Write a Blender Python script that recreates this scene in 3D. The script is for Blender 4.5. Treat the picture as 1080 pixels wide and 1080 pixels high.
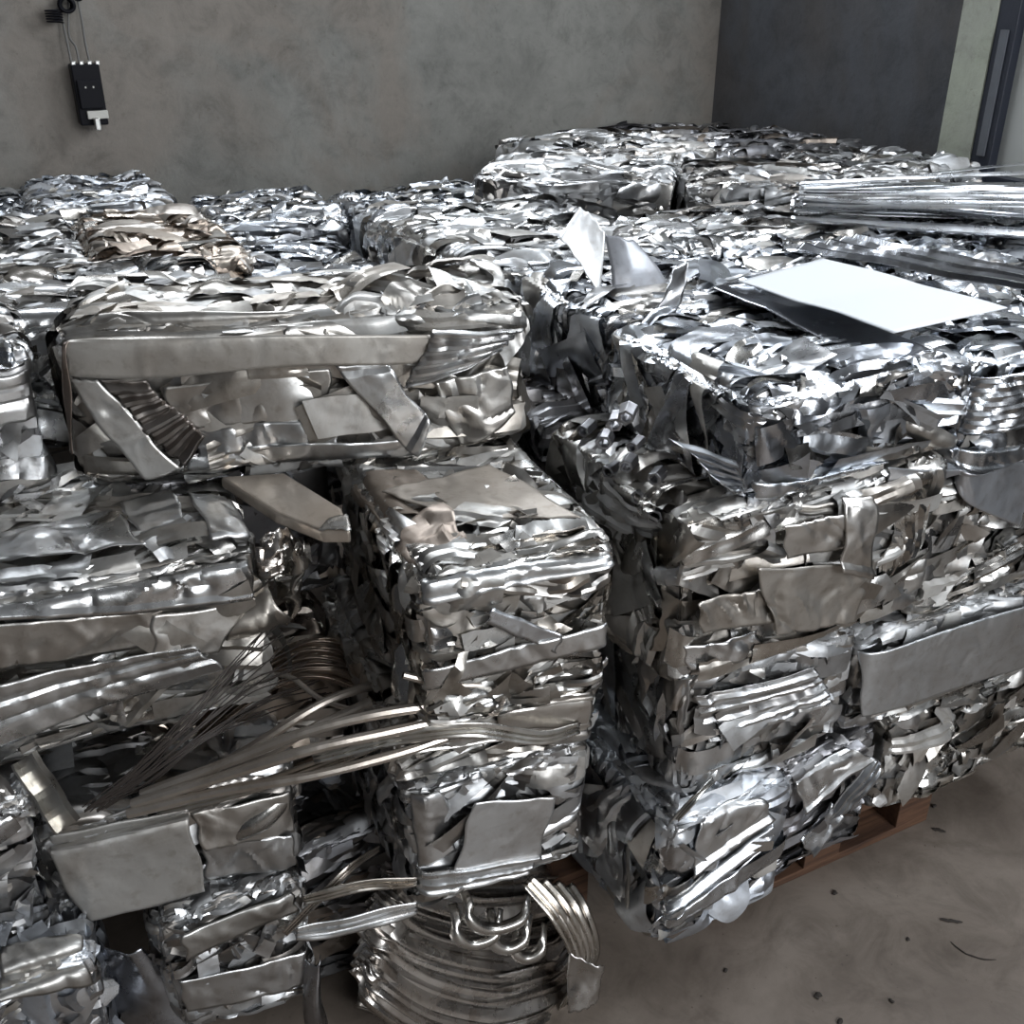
import bpy, math, random
import numpy as np
PI = math.pi
C = bpy.context.scene.collection
for o in list(bpy.data.objects): bpy.data.objects.remove(o)
# ---------------------------------------------------------------- camera
CAM_H, PITCH, YAW, FOC = 1.7, math.radians(27), math.radians(27), 1080.0
cd = bpy.data.cameras.new('camera'); cam = bpy.data.objects.new('camera', cd); C.objects.link(cam)
cam.location = (0, 0, CAM_H); cam.rotation_euler = (PI/2-PITCH, 0, -YAW)
cd.sensor_width = 36; cd.lens = 36*FOC/1080; cd.clip_start = 0.02
sc = bpy.context.scene; sc.camera = cam
# ---------------------------------------------------------------- world, light, exposure
w = bpy.data.worlds.new('world'); sc.world = w; w.use_nodes = True
w.node_tree.nodes['Background'].inputs[0].default_value = (0.75, 0.85, 1, 1)
w.node_tree.nodes['Background'].inputs[1].default_value = 0.6
sc.view_settings.view_transform = 'Standard'; sc.view_settings.look = 'None'
sc.view_settings.gamma = 1; sc.view_settings.use_curve_mapping = False
sc.view_settings.exposure = 0.12
def area(name, loc, target, sx, sy, power, col):
    l = bpy.data.lights.new(name, 'AREA'); l.shape = 'RECTANGLE'; l.size = sx; l.size_y = sy
    l.energy = power; l.color = col
    o = bpy.data.objects.new(name, l); C.objects.link(o); o.location = loc
    from mathutils import Vector
    o.rotation_euler = (Vector(target)-Vector(loc)).to_track_quat('-Z', 'Y').to_euler()
    return o
area('daylight_high_window', (2.70, 1.2, 2.75), (-1.0, 1.5, 2.0), 2.4, 1.1, 85, (0.88, 0.94, 1.0))
area('daylight_doorway', (2.70, -2.2, 2.1), (0.0, 0.2, 1.4), 2.6, 2.2, 70, (0.93, 0.96, 1.0))
area('added_front_fill', (1.2, -3.9, 2.6), (0.5, 1.5, 1.2), 3.2, 2.2, 205, (0.93, 0.97, 1.0))  # unseen fill added to brighten the camera-facing sides of the bales
area('added_back_fill', (1.2, 3.56, 2.95), (1.2, -1.0, 1.2), 3.0, 0.8, 92, (0.88, 0.94, 1.0))  # no window built here; lamp added to brighten the bale tops
# ---------------------------------------------------------------- pixel helpers (1080 x 1080 frame) -> points on real planes
def ray(u, v):
    r = (u-540)/FOC; d = (v-540)/FOC
    h = math.cos(PITCH)-d*math.sin(PITCH); z = -math.sin(PITCH)-d*math.cos(PITCH)
    return np.array([h*math.sin(YAW)+r*math.cos(YAW), h*math.cos(YAW)-r*math.sin(YAW), z])
O = np.array([0, 0, CAM_H])
def atz(u, v, z): a = ray(u, v); return O+a*((z-CAM_H)/a[2])
def aty(u, v, y): a = ray(u, v); return O+a*(y/a[1])
def atx(u, v, x): a = ray(u, v); return O+a*(x/a[0])
# ---------------------------------------------------------------- materials
def mat(name):
    m = bpy.data.materials.new(name); m.use_nodes = True
    nt = m.node_tree; return m, nt, nt.nodes['Principled BSDF']
def N(nt, t, **k):
    n = nt.nodes.new(t)
    for a, b in k.items(): setattr(n, a, b)
    return n
def noise(nt, vec, scale, detail=4, rough=0.6, dist=0):
    n = N(nt, 'ShaderNodeTexNoise'); n.inputs['Scale'].default_value = scale
    n.inputs['Detail'].default_value = detail; n.inputs['Roughness'].default_value = rough
    n.inputs['Distortion'].default_value = dist
    if vec is not None: nt.links.new(vec, n.inputs['Vector'])
    return n.outputs['Fac']
def ramp(nt, fac, stops):
    r = N(nt, 'ShaderNodeValToRGB'); nt.links.new(fac, r.inputs['Fac'])
    while len(r.color_ramp.elements) < len(stops): r.color_ramp.elements.new(0.5)
    for e, (p, c) in zip(r.color_ramp.elements, stops): e.position = p; e.color = (*c, 1) if len(c) == 3 else c
    return r.outputs['Color']
def mul(nt, a, b, fac=1.0, mode='MULTIPLY'):
    m = N(nt, 'ShaderNodeMix'); m.data_type = 'RGBA'; m.blend_type = mode
    if hasattr(fac, 'is_linked'): nt.links.new(fac, m.inputs[0])
    else: m.inputs[0].default_value = fac
    for i, v in ((6, a), (7, b)):
        if hasattr(v, 'is_linked'): nt.links.new(v, m.inputs[i])
        else: m.inputs[i].default_value = (*v, 1)
    return m.outputs[2]
def math_(nt, op, a, b):
    m = N(nt, 'ShaderNodeMath', operation=op)
    for i, v in enumerate((a, b)):
        if hasattr(v, 'is_linked'): nt.links.new(v, m.inputs[i])
        else: m.inputs[i].default_value = v
    return m.outputs[0]
def bump(nt, b, h, strength, dist=0.01):
    n = N(nt, 'ShaderNodeBump'); n.inputs['Strength'].default_value = strength; n.inputs['Distance'].default_value = dist
    nt.links.new(h, n.inputs['Height']); nt.links.new(n.outputs[0], b.inputs['Normal'])
def scrap_material():
    m, nt, b = mat('scrap_aluminium')
    tc = N(nt, 'ShaderNodeTexCoord').outputs['Object']
    at = N(nt, 'ShaderNodeAttribute', attribute_name='tone')
    pa = N(nt, 'ShaderNodeAttribute', attribute_name='paint')
    grime = ramp(nt, noise(nt, tc, 9, 6, 0.65, 0.6), [(0.42, (1, 1, 1)), (0.75, (0.66, 0.61, 0.57))])
    spots = ramp(nt, noise(nt, tc, 55, 3, 0.6), [(0.30, (0.70, 0.67, 0.63)), (0.45, (1, 1, 1))])
    col = mul(nt, mul(nt, at.outputs['Color'], grime, 0.8), spots, 0.5)
    nt.links.new(col, b.inputs['Base Color'])
    r1 = noise(nt, tc, 14, 5, 0.65)
    rr = math_(nt, 'ADD', at.outputs['Alpha'], math_(nt, 'MULTIPLY', math_(nt, 'SUBTRACT', r1, 0.5), 0.42))
    nt.links.new(rr, b.inputs['Roughness'])
    nt.links.new(math_(nt, 'SUBTRACT', 1.0, pa.outputs['Fac']), b.inputs['Metallic'])
    h = math_(nt, 'ADD', noise(nt, tc, 20, 3, 0.5, 0.6), math_(nt, 'MULTIPLY', noise(nt, tc, 120, 2, 0.5), 0.08))
    bump(nt, b, h, 0.14, 0.010)
    return m
M_SCRAP = scrap_material()
def simple(name, col, rough=0.6, metal=0.0, var=0.25, scale=12, bs=0.2, bscale=60, tint=(0.7, 0.65, 0.6)):
    m, nt, b = mat(name); tc = N(nt, 'ShaderNodeTexCoord').outputs['Object']
    g = ramp(nt, noise(nt, tc, scale, 6, 0.65, 0.3), [(0.35, (1, 1, 1)), (0.7, tint)])
    nt.links.new(mul(nt, col, g, var*2 if var < 0.5 else 1.0), b.inputs['Base Color'])
    b.inputs['Roughness'].default_value = rough; b.inputs['Metallic'].default_value = metal
    if bs: bump(nt, b, noise(nt, tc, bscale, 5, 0.6), bs, 0.004)
    return m
def plaster(name, base, dark, warm, rough=0.85):
    m, nt, b = mat(name); tc = N(nt, 'ShaderNodeTexCoord').outputs['Object']
    c = ramp(nt, noise(nt, tc, 1.6, 8, 0.68, 0.5), [(0.3, dark), (0.55, base), (0.8, tuple(min(1, x*1.22) for x in base))])
    c = mul(nt, c, warm, ramp(nt, noise(nt, tc, 1.3, 5, 0.6, 1.0), [(0.46, (0, 0, 0)), (0.60, (0.9,)*3)]), 'MIX')
    c = mul(nt, c, ramp(nt, noise(nt, tc, 9, 8, 0.75, 0.4), [(0.25, (0.55,)*3), (0.5, (1,)*3), (0.75, (1.2,)*3)]), 0.9)
    c = mul(nt, c, ramp(nt, noise(nt, tc, 38, 4, 0.6), [(0.26, (0.6, 0.57, 0.53)), (0.36, (1,)*3)]), 0.6)
    nt.links.new(c, b.inputs['Base Color']); b.inputs['Roughness'].default_value = rough
    bump(nt, b, noise(nt, tc, 24, 8, 0.7), 0.5, 0.006)
    return m
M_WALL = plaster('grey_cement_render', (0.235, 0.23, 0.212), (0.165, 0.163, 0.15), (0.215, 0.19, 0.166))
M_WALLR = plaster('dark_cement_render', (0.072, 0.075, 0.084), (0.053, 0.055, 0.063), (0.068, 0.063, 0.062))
M_COL = plaster('pale_green_paint', (0.36, 0.38, 0.31), (0.31, 0.33, 0.27), (0.33, 0.34, 0.29), 0.6)
M_CEIL = simple('ceiling_paint', (0.22, 0.22, 0.22))
def floor_mat():
    m, nt, b = mat('dusty_concrete'); tc = N(nt, 'ShaderNodeTexCoord').outputs['Object']
    c = ramp(nt, noise(nt, tc, 2.2, 8, 0.68, 0.5), [(0.25, (0.125, 0.098, 0.080)), (0.5, (0.200, 0.164, 0.136)), (0.78, (0.30, 0.255, 0.218))])
    c = mul(nt, c, ramp(nt, noise(nt, tc, 7, 6, 0.7, 0.9), [(0.3, (0.5, 0.48, 0.46)), (0.55, (1,)*3)]), 0.75)
    c = mul(nt, c, ramp(nt, noise(nt, tc, 90, 2, 0.5), [(0.23, (0.35, 0.3, 0.27)), (0.29, (1,)*3)]), 0.8)
    nt.links.new(c, b.inputs['Base Color'])
    nt.links.new(ramp(nt, noise(nt, tc, 5, 5), [(0.3, (0.42,)*3), (0.7, (0.75,)*3)]), b.inputs['Roughness'])
    bump(nt, b, noise(nt, tc, 35, 7, 0.7), 0.25, 0.004)
    return m
M_FLOOR = floor_mat()
def wood_mat():
    m, nt, b = mat('pallet_wood'); tc = N(nt, 'ShaderNodeTexCoord').outputs['Object']
    mp = N(nt, 'ShaderNodeMapping'); mp.inputs['Scale'].default_value = (2, 26, 26); nt.links.new(tc, mp.inputs[0])
    c = ramp(nt, noise(nt, mp.outputs[0], 3, 6, 0.6, 0.5), [(0.3, (0.05, 0.024, 0.015)), (0.7, (0.15, 0.075, 0.042))])
    nt.links.new(c, b.inputs['Base Color']); b.inputs['Roughness'].default_value = 0.75
    bump(nt, b, noise(nt, mp.outputs[0], 6, 4), 0.3, 0.003)
    return m
M_WOOD = wood_mat()
M_BLACK = simple('black_plastic', (0.006, 0.006, 0.009), 0.55, 0, 0.1, bs=0)
M_BLACK.node_tree.nodes['Principled BSDF'].inputs['Specular IOR Level'].default_value = 0.15
M_WHITEP = simple('off_white_plastic', (0.55, 0.54, 0.5), 0.45, 0, 0.1, bs=0)
M_STEEL = simple('galvanised_tip', (0.75, 0.75, 0.73), 0.3, 1, 0.1, bs=0)
M_CABLE = simple('grey_cable_sheath', (0.13, 0.125, 0.12), 0.5, 0, 0.1, bs=0)
M_FRAME = simple('dark_blue_frame_paint', (0.022, 0.026, 0.04), 0.5, 0, 0.15)
M_PANE = simple('pale_frosted_glass', (0.50, 0.51, 0.49), 0.35, 0, 0.1, 3, 0)
M_PAPER = simple('white_foam_sheet', (0.78, 0.80, 0.83), 0.45, 0, 0.05, 4, 0.08, 30, (0.93, 0.95, 1))
M_WIRE = simple('dark_wire', (0.06, 0.05, 0.045), 0.5, 0.3, 0.1, bs=0)
M_DEBRIS = simple('dark_debris', (0.035, 0.028, 0.024), 0.8, 0, 0.1, bs=0)
# ---------------------------------------------------------------- mesh helpers
def tag(o, label=None, cat=None, group=None, kind=None):
    if label: o['label'] = label
    if cat: o['category'] = cat
    if group: o['group'] = group
    if kind: o['kind'] = kind
    return o
def link_mesh(name, V, Q, material, parent=None, tone=None, paint=None, smooth=True):
    """V (n,3); Q (m,4) or list of faces; tone (n,4) rgba where a = roughness"""
    me = bpy.data.meshes.new(name)
    V = np.asarray(V, dtype=np.float32)
    if isinstance(Q, np.ndarray) and Q.ndim == 2:
        k = Q.shape[1]
        me.vertices.add(len(V)); me.vertices.foreach_set('co', V.ravel())
        me.loops.add(Q.size); me.loops.foreach_set('vertex_index', Q.astype(np.int32).ravel())
        me.polygons.add(len(Q)); me.polygons.foreach_set('loop_start', np.arange(0, Q.size, k, dtype=np.int32))
    else:
        me.from_pydata([tuple(v) for v in V], [], [tuple(f) for f in Q])
    me.update(calc_edges=True); me.validate()
    me.polygons.foreach_set('use_smooth', [smooth]*len(me.polygons))
    if smooth and material is M_SCRAP: me.set_sharp_from_angle(angle=math.radians(24))
    if tone is not None and len(me.vertices) == len(V):
        a = me.attributes.new('tone', 'FLOAT_COLOR', 'POINT'); a.data.foreach_set('color', np.asarray(tone, dtype=np.float32).ravel())
        if paint is None: paint = np.zeros(len(V))
        a = me.attributes.new('paint', 'FLOAT', 'POINT'); a.data.foreach_set('value', np.asarray(paint, dtype=np.float32).ravel())
    me.materials.append(material)
    o = bpy.data.objects.new(name, me); C.objects.link(o)
    if parent: o.parent = parent
    return o
def empty(name, loc, rz=0):
    o = bpy.data.objects.new(name, None); C.objects.link(o); o.location = tuple(loc); o.rotation_euler = (0, 0, rz)
    o.empty_display_size = 0.1
    return o
BOXF = [(0, 3, 2, 1), (4, 5, 6, 7), (0, 1, 5, 4), (1, 2, 6, 5), (2, 3, 7, 6), (3, 0, 4, 7)]
def box_data(x0, x1, y0, y1, z0, z1):
    return [(x0, y0, z0), (x1, y0, z0), (x1, y1, z0), (x0, y1, z0), (x0, y0, z1), (x1, y0, z1), (x1, y1, z1), (x0, y1, z1)]
def boxes(name, bl, m, parent=None, bevel=0.0):
    V = []; F = []
    for b in bl:
        n = len(V); V += box_data(*b); F += [tuple(i+n for i in f) for f in BOXF]
    o = link_mesh(name, V, F, m, parent, smooth=False)
    if bevel:
        md = o.modifiers.new('bevel', 'BEVEL'); md.width = bevel; md.segments = 2
    return o
def grid_faces(nu, nv, off=0):
    i = np.arange(nu-1)[:, None]; j = np.arange(nv-1)[None, :]
    a = (i*nv+j).ravel()+off
    return np.stack([a, a+nv, a+nv+1, a+1], 1)
def tube_data(pts, r, n=8, close=False):
    pts = np.asarray(pts, float); T = np.gradient(pts, axis=0); T /= np.linalg.norm(T, axis=1)[:, None]
    up = np.array([0.3, 0.2, 1.0]); A = np.cross(T, up); A /= np.linalg.norm(A, axis=1)[:, None]; B = np.cross(T, A)
    th = np.linspace(0, 2*PI, n, endpoint=False)
    r = np.broadcast_to(r, len(pts))
    V = pts[:, None, :]+r[:, None, None]*(np.cos(th)[None, :, None]*A[:, None, :]+np.sin(th)[None, :, None]*B[:, None, :])
    m = len(pts); F = []
    for i in range(m-1):
        for k in range(n): F.append((i*n+k, i*n+(k+1) % n, (i+1)*n+(k+1) % n, (i+1)*n+k))
    F = np.array(F)
    return V.reshape(-1, 3), F
def spline(P, n):
    P = np.asarray(P, float); m = len(P)
    Q = np.vstack([2*P[0]-P[1], P, 2*P[-1]-P[-2]]); out = []
    for t in np.linspace(0, m-1-1e-9, n):
        i = int(t); f = t-i; a, b, c, d = Q[i:i+4]
        out.append(0.5*((2*b)+(-a+c)*f+(2*a-5*b+4*c-d)*f*f+(-a+3*b-3*c+d)*f**3))
    return np.array(out)
# ---------------------------------------------------------------- crumpling
def folds(X, Y, rng, n, slope, size):
    """piecewise planar creases"""
    h = np.zeros_like(X)
    for _ in range(n):
        a = rng.uniform(0, PI); c = rng.uniform(-0.5, 0.5)*size
        d = np.cos(a)*X+np.sin(a)*Y-c
        h += rng.uniform(-1, 1)*slope*np.abs(d)
    return h-h.mean()
def dents(X, Y, rng, n, amp, size, L, W):
    h = np.zeros_like(X)
    for _ in range(n):
        cx = rng.uniform(-0.5, 0.5)*L; cy = rng.uniform(-0.5, 0.5)*W; s = size*rng.uniform(0.5, 1.4); a = rng.uniform(0, PI)
        u = (np.cos(a)*(X-cx)+np.sin(a)*(Y-cy))/s; v = (-np.sin(a)*(X-cx)+np.cos(a)*(Y-cy))/(s*rng.uniform(0.3, 0.8))
        h += rng.uniform(-1, 1)*amp*np.exp(-(u*u+v*v))
    return h
def crinkle(X, Y, rng, amp, n=3):
    """separate sharp buckle lines of limited length at random angles"""
    L = X.max()-X.min(); W = Y.max()-Y.min(); h = np.zeros_like(X)
    for _ in range(int(min(26, 2+L*W/0.0011))):
        cx = rng.uniform(-0.5, 0.5)*L; cy = rng.uniform(-0.5, 0.5)*W; a = rng.normal(PI/2, 0.7)
        u = np.cos(a)*(X-cx)+np.sin(a)*(Y-cy); v = -np.sin(a)*(X-cx)+np.cos(a)*(Y-cy)
        ln = rng.uniform(0.012, 0.05); wd = rng.uniform(0.005, 0.018)
        v = v+rng.uniform(-6, 6)*u*u
        h += rng.uniform(-1, 1)*amp*np.clip(1-np.abs(v)/wd, 0, 1)*np.exp(-(u/ln)**4)
    return h
def profile(kind, b, W):
    """b across the strip in -0.5..0.5"""
    if kind == 'ribs':  return 0.0045*np.clip(np.sin(b*2*PI*max(1.5, W/0.022))*2, -1, 1)
    if kind == 'channel': return -np.clip((np.abs(b)-0.38)/0.12, 0, 1)*min(0.02, W*0.45)
    if kind == 'lip': return 0.008*np.clip((b-0.36)/0.06, 0, 1)-0.006*np.clip((-b-0.38)/0.06, 0, 1)
    if kind == 'curl': return -0.9*W*b*b*2
    if kind == 'groove': return -0.004*np.exp(-((b-0.1)/0.05)**2)-0.004*np.exp(-((b+0.22)/0.05)**2)
    return 0*b
PAL = {
 'cool': [(0.60, 0.63, 0.68), (0.72, 0.75, 0.79), (0.50, 0.53, 0.58), (0.66, 0.67, 0.69), (0.58, 0.56, 0.53)],
 'neutral': [(0.62, 0.63, 0.645), (0.73, 0.74, 0.75), (0.53, 0.535, 0.545), (0.66, 0.65, 0.63), (0.55, 0.52, 0.49)],
 'warm': [(0.64, 0.625, 0.60), (0.71, 0.705, 0.69), (0.54, 0.515, 0.48), (0.58, 0.545, 0.50), (0.68, 0.685, 0.69)],
 'brown': [(0.46, 0.39, 0.33), (0.56, 0.50, 0.44), (0.38, 0.31, 0.26), (0.62, 0.58, 0.54), (0.68, 0.66, 0.63)],
 'dark': [(0.34, 0.34, 0.35), (0.42, 0.42, 0.44), (0.28, 0.27, 0.27), (0.46, 0.46, 0.49), (0.34, 0.29, 0.25)],  # darker metal for bales in gaps and corners; shade put into the colour
}
FACES = {'front': ((0, -1, 0), (1, 0, 0), (0, 0, 1)), 'back': ((0, 1, 0), (-1, 0, 0), (0, 0, 1)),
         'left': ((-1, 0, 0), (0, -1, 0), (0, 0, 1)), 'right': ((1, 0, 0), (0, 1, 0), (0, 0, 1)),
         'top': ((0, 0, 1), (1, 0, 0), (0, 1, 0)), 'bottom': ((0, 0, -1), (1, 0, 0), (0, -1, 0))}
class Bale:
    def __init__(s, box, rz, pal, seed, label, group, dens=1.0, faces=('front', 'left', 'top', 'right'), long=0.5, res=0.007,
                 size=1.0, rough=0.35, tiltx=0.0, core_amp=1.0, hmax=0.013):
        x0, x1, y0, y1, z0, z1 = box
        s.H = np.array([(x1-x0)/2, (y1-y0)/2, (z1-z0)/2]); s.c = np.array([(x0+x1)/2, (y0+y1)/2, z0]); s.rz = math.radians(rz)
        s.rng = np.random.default_rng(seed); s.pal = PAL[pal]; s.rough = rough
        s.root = empty('scrap_bale', s.c, s.rz); s.root.rotation_euler = (0, math.radians(tiltx), s.rz)
        tag(s.root, label, 'bale', group)
        r = s.rng
        s.ph = r.uniform(0, 6.28, (3, 3, 3)); s.fr = r.uniform(5, 16, (3, 3, 3))
        s.V = []; s.F = []; s.T = []; s.P = []; s.n = 0
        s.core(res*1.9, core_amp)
        for f in faces: s.scatter(f, dens, long, res, size, hmax)
        link_mesh('crushed_sheets', np.vstack(s.V), np.vstack(s.F), M_SCRAP, s.root, np.vstack(s.T), np.concatenate(s.P))['kind'] = 'stuff'
    def deform(s, P):
        out = P.copy()
        for a in range(3):
            for k in range(3):
                f = s.fr[a, k]; p = s.ph[a, k]
                out[..., a] += 0.0034*np.sin(P[..., 0]*f[0]+p[0])*np.cos(P[..., 1]*f[1]+p[1]+P[..., 2]*f[2])
        # edges rounded by the press
        q = np.abs((P-np.array([0, 0, s.H[2]]))/s.H)
        k = np.clip(q, 0, 1.1)**10
        out[..., 0] -= np.sign(P[..., 0])*0.007*k[..., 0]*(k[..., 1]+k[..., 2])/2
        out[..., 1] -= np.sign(P[..., 1])*0.007*k[..., 1]*(k[..., 0]+k[..., 2])/2
        out[..., 2] -= np.sign(P[..., 2]-s.H[2])*0.007*k[..., 2]*(k[..., 0]+k[..., 1])/2
        return out
    def surf(s, face, S, T, h, wrap=True):
        n, e1, e2 = (np.array(v, float) for v in FACES[face])
        a = abs(e1@s.H); b = abs(e2@s.H); c = abs(n@s.H)
        if wrap:     # the sheet lies on a box grown by its own height, so folds over the edges stay crisp
            A_, B_ = a+np.maximum(h, -0.004), b+np.maximum(h, -0.004)
            es = np.clip(np.abs(S)-A_, 0, None); et = np.clip(np.abs(T)-B_, 0, None)
            cs = np.clip(S, -A_, A_); ct = np.clip(T, -B_, B_)
        else:
            es = et = np.zeros_like(S); cs, ct = S, T
        P = cs[..., None]*e1+ct[..., None]*e2+(c+h-es-et)[..., None]*n+np.array([0, 0, s.H[2]])
        return s.deform(P)
    def core(s, res, amp):
        r = s.rng; V = []; F = []; T = []; n0 = 0
        # random planes field, continuous in 3D, so that faces meet without gaps
        pl = [(r.normal(size=3), r.uniform(-0.8, 0.8)*0.3, r.uniform(-1, 1)) for _ in range(26)]
        for f in ('front', 'left', 'top', 'right', 'back', 'bottom'):
            nn, e1, e2 = (np.array(v, float) for v in FACES[f]); a = abs(e1@s.H); b = abs(e2@s.H); c = abs(nn@s.H)
            rr = res if f in ('front', 'left', 'top') else res*2.0
            nu = max(4, int(2*a/rr)); nv = max(4, int(2*b/rr))
            S, Tt = np.meshgrid(np.linspace(-a, a, nu), np.linspace(-b, b, nv), indexing='ij')
            P = S[..., None]*e1+Tt[..., None]*e2+c*nn+np.array([0, 0, s.H[2]])
            h = np.zeros_like(S)
            for d, cc, g in pl: h += g*0.10*np.abs((P-np.array([0, 0, s.H[2]]))@(d/np.linalg.norm(d))*1.0-cc*0.5)
            h = (h-h.mean())*amp*0.5
            edge = np.minimum(np.minimum(a-np.abs(S), b-np.abs(Tt))/0.03, 1)
            h = np.clip(h, -0.02, 0.012)*edge-0.010*(0.4+0.6*edge)
            Q = P+nn*h[..., None]-np.sign(P-np.array([0, 0, s.H[2]]))*0.004
            V.append(s.deform(Q).reshape(-1, 3)); F.append(grid_faces(nu, nv, n0)); n0 += nu*nv
        V = np.vstack(V); F = np.vstack(F)
        t = np.tile(np.array([*(np.array(s.pal[2])*0.55), 0.5]), (len(V), 1))  # core colour darkened to imitate shade between the sheets
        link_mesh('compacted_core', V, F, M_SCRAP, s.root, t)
    def plate(s, face, cx, cy, ang, L, W, h0, res, kind, tone, paint, crease, jit, taper=0.0, tilt=(0, 0), hole=None):
        r = s.rng
        nu = int(np.clip(L/res, 5, 60)); nv = int(np.clip(W/res*1.3, 5, 24))
        U, Vv = np.meshgrid(np.linspace(-0.5, 0.5, nu), np.linspace(-0.5, 0.5, nv), indexing='ij')
        j = r.uniform(-jit, jit, 8)
        X = L*(U+(j[0]*(0.5-U)*(0.5-Vv)+j[1]*(0.5+U)*(0.5-Vv)+j[2]*(0.5-U)*(0.5+Vv)+j[3]*(0.5+U)*(0.5+Vv))*W/L)
        Y = W*(Vv*(1-taper*(U+0.5))+(j[4]*(0.5-U)*(0.5-Vv)+j[5]*(0.5+U)*(0.5-Vv)+j[6]*(0.5-U)*(0.5+Vv)+j[7]*(0.5+U)*(0.5+Vv))*0.8)
        # ragged bow
        Y = Y+r.uniform(-0.15, 0.15)*W*np.cos(U*PI)+0.02*W*np.sin(U*r.uniform(8, 25)+r.uniform(0, 6))
        h = profile(kind, Vv, W)
        h = h+folds(X, Y, r, int(3+crease*3), 0.10+0.22*crease, max(L, W)*0.8)*np.minimum(1, 0.1/max(L, 0.05)+0.35)
        h = h+dents(X, Y, r, int(2+crease*4), 0.006*crease+0.001, 0.5*W+0.008, L, W)
        h = h+(0.0020 if r.uniform() < 0.3 else 0.0)*crease*np.sin(X*r.uniform(60, 160)+Y*r.uniform(-90, 90)+r.uniform(0, 6))
        h = h+crinkle(X, Y, r, 0.0034*crease)
        h = h+tilt[0]*X+tilt[1]*Y
        lim = 0.016+0.012*crease
        h = lim*np.tanh(h/lim)+h0
        ca, sa = math.cos(ang), math.sin(ang)
        S = cx+ca*X-sa*Y; T = cy+sa*X+ca*Y
        P = s.surf(face, S, T, h)
        s.V.append(P.reshape(-1, 3)); s.F.append(grid_faces(nu, nv, s.n)); s.n += nu*nv
        s.T.append(np.tile(tone, (nu*nv, 1))); s.P.append(np.full(nu*nv, paint))
    def scatter(s, face, dens, long, res, size, hmax):
        r = s.rng; n, e1, e2 = (np.array(v, float) for v in FACES[face])
        a = abs(e1@s.H); b = abs(e2@s.H)
        area_ = 4*a*b; cnt = int(dens*area_/0.0011/size**1.3)
        if face == 'right': cnt = cnt//3; res = res*1.6
        kinds = ['flat', 'flat', 'flat', 'ribs', 'channel', 'lip', 'curl', 'groove']
        for i in range(cnt):
            f = i/cnt
            lg = r.uniform() < long
            if lg:
                L = r.uniform(0.12, 0.34)*size; W = r.uniform(0.016, 0.058)*size; ang = r.normal(0, 0.28)
                if r.uniform() < 0.18: ang += r.choice([-1, 1])*r.uniform(0.5, 1.3)
            else:
                L = r.uniform(0.035, 0.11)*size; W = L*r.uniform(0.35, 0.9); ang = r.uniform(-PI, PI)
            if face == 'left': ang = PI/2+r.normal(0, 0.4) if r.uniform() < 0.6 else r.uniform(-PI, PI); L *= 1.2; W *= 1.6
            L = min(L, 2*a*0.95+0.05)
            cx = r.uniform(-a, a)*0.98; cy = r.uniform(-b, b)*1.0
            if r.uniform() < 0.26 and face != 'left': cy = math.copysign(b, cy)*r.uniform(0.9, 1.0); ang = r.normal(0, 0.12); L = max(L, min(a*1.2, 0.16)); W = min(W, 0.06)
            if abs(cx)+L/2 > a+0.06: cx = math.copysign(max(0, a+0.05-L/2), cx)*r.uniform(0.7, 1)
            c = np.array(s.pal[r.choice(5, p=[0.3, 0.25, 0.17, 0.16, 0.12])])*r.uniform(0.74, 1.04)
            tone = np.array([*np.clip(c, 0, 0.92), np.clip(s.rough+0.03+r.normal(0, 0.07), 0.22, 0.6)])
            paint = 0.0 if r.uniform() < 0.86 else r.uniform(0.3, 0.7)
            h0 = -0.006+hmax*f*r.uniform(0.3, 1.0)
            s.plate(face, cx, cy, ang, L, W, h0, res, kinds[r.integers(8)], tone, paint, r.uniform(0.2, 1.5), 0.35,
                    tilt=(r.normal(0, 0.04), r.normal(0, 0.22 if lg else 0.3)))
    # --- individually recognisable sheets, laid on a face at points read on that face's plane
    def on(s, face, u, v, h=0.0):
        n, e1, e2 = (np.array(q, float) for q in FACES[face])
        ca, sa = math.cos(-s.rz), math.sin(-s.rz)
        rot = lambda p: np.array([ca*p[0]-sa*p[1], sa*p[0]+ca*p[1], p[2]])
        o = rot(O-s.c); d = rot(ray(u, v)); o = o-np.array([0, 0, s.H[2]])
        c = abs(n@s.H)+h; t = (c-o@n)/(d@n); p = o+d*t
        return p@e1, p@e2
    def sheet(s, face, px, h=0.022, kind='flat', tone=(0.7, 0.7, 0.7), rough=0.3, crease=0.5, name='folded_sheet', label=None, paint=0.0,
              wrap=True, thick=0.0016, bow=0.0, res=0.0048, seed=None, hs=None, waves=0):
        """px: four pixels a,b,c,d; a->b runs along the length on one edge, d->c on the other"""
        r = np.random.default_rng(seed if seed is not None else s.rng.integers(1e9))
        q = [np.array(s.on(face, *p[:2], h)) for p in px]
        L = (np.linalg.norm(q[1]-q[0])+np.linalg.norm(q[2]-q[3]))/2; W = (np.linalg.norm(q[3]-q[0])+np.linalg.norm(q[2]-q[1]))/2
        nu = int(np.clip(L/res, 6, 110)); nv = int(np.clip(W/res, 6, 50))
        U, V = np.meshgrid(np.linspace(0, 1, nu), np.linspace(0, 1, nv), indexing='ij')
        p = [(1-U)*(1-V), U*(1-V), U*V, (1-U)*V]
        S = sum(k*w_[0] for k, w_ in zip(p, q)); T = sum(k*w_[1] for k, w_ in zip(p, q))
        X = (U-0.5)*L; Y = (V-0.5)*W
        e = 0.0013*(np.sin(U*r.uniform(9, 18)+r.uniform(0, 6)))
        T = T+e*(V-0.5)*2*0.8; S = S+0.003*np.sin(V*9+r.uniform(0, 6))*(U-0.5)*2
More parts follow.
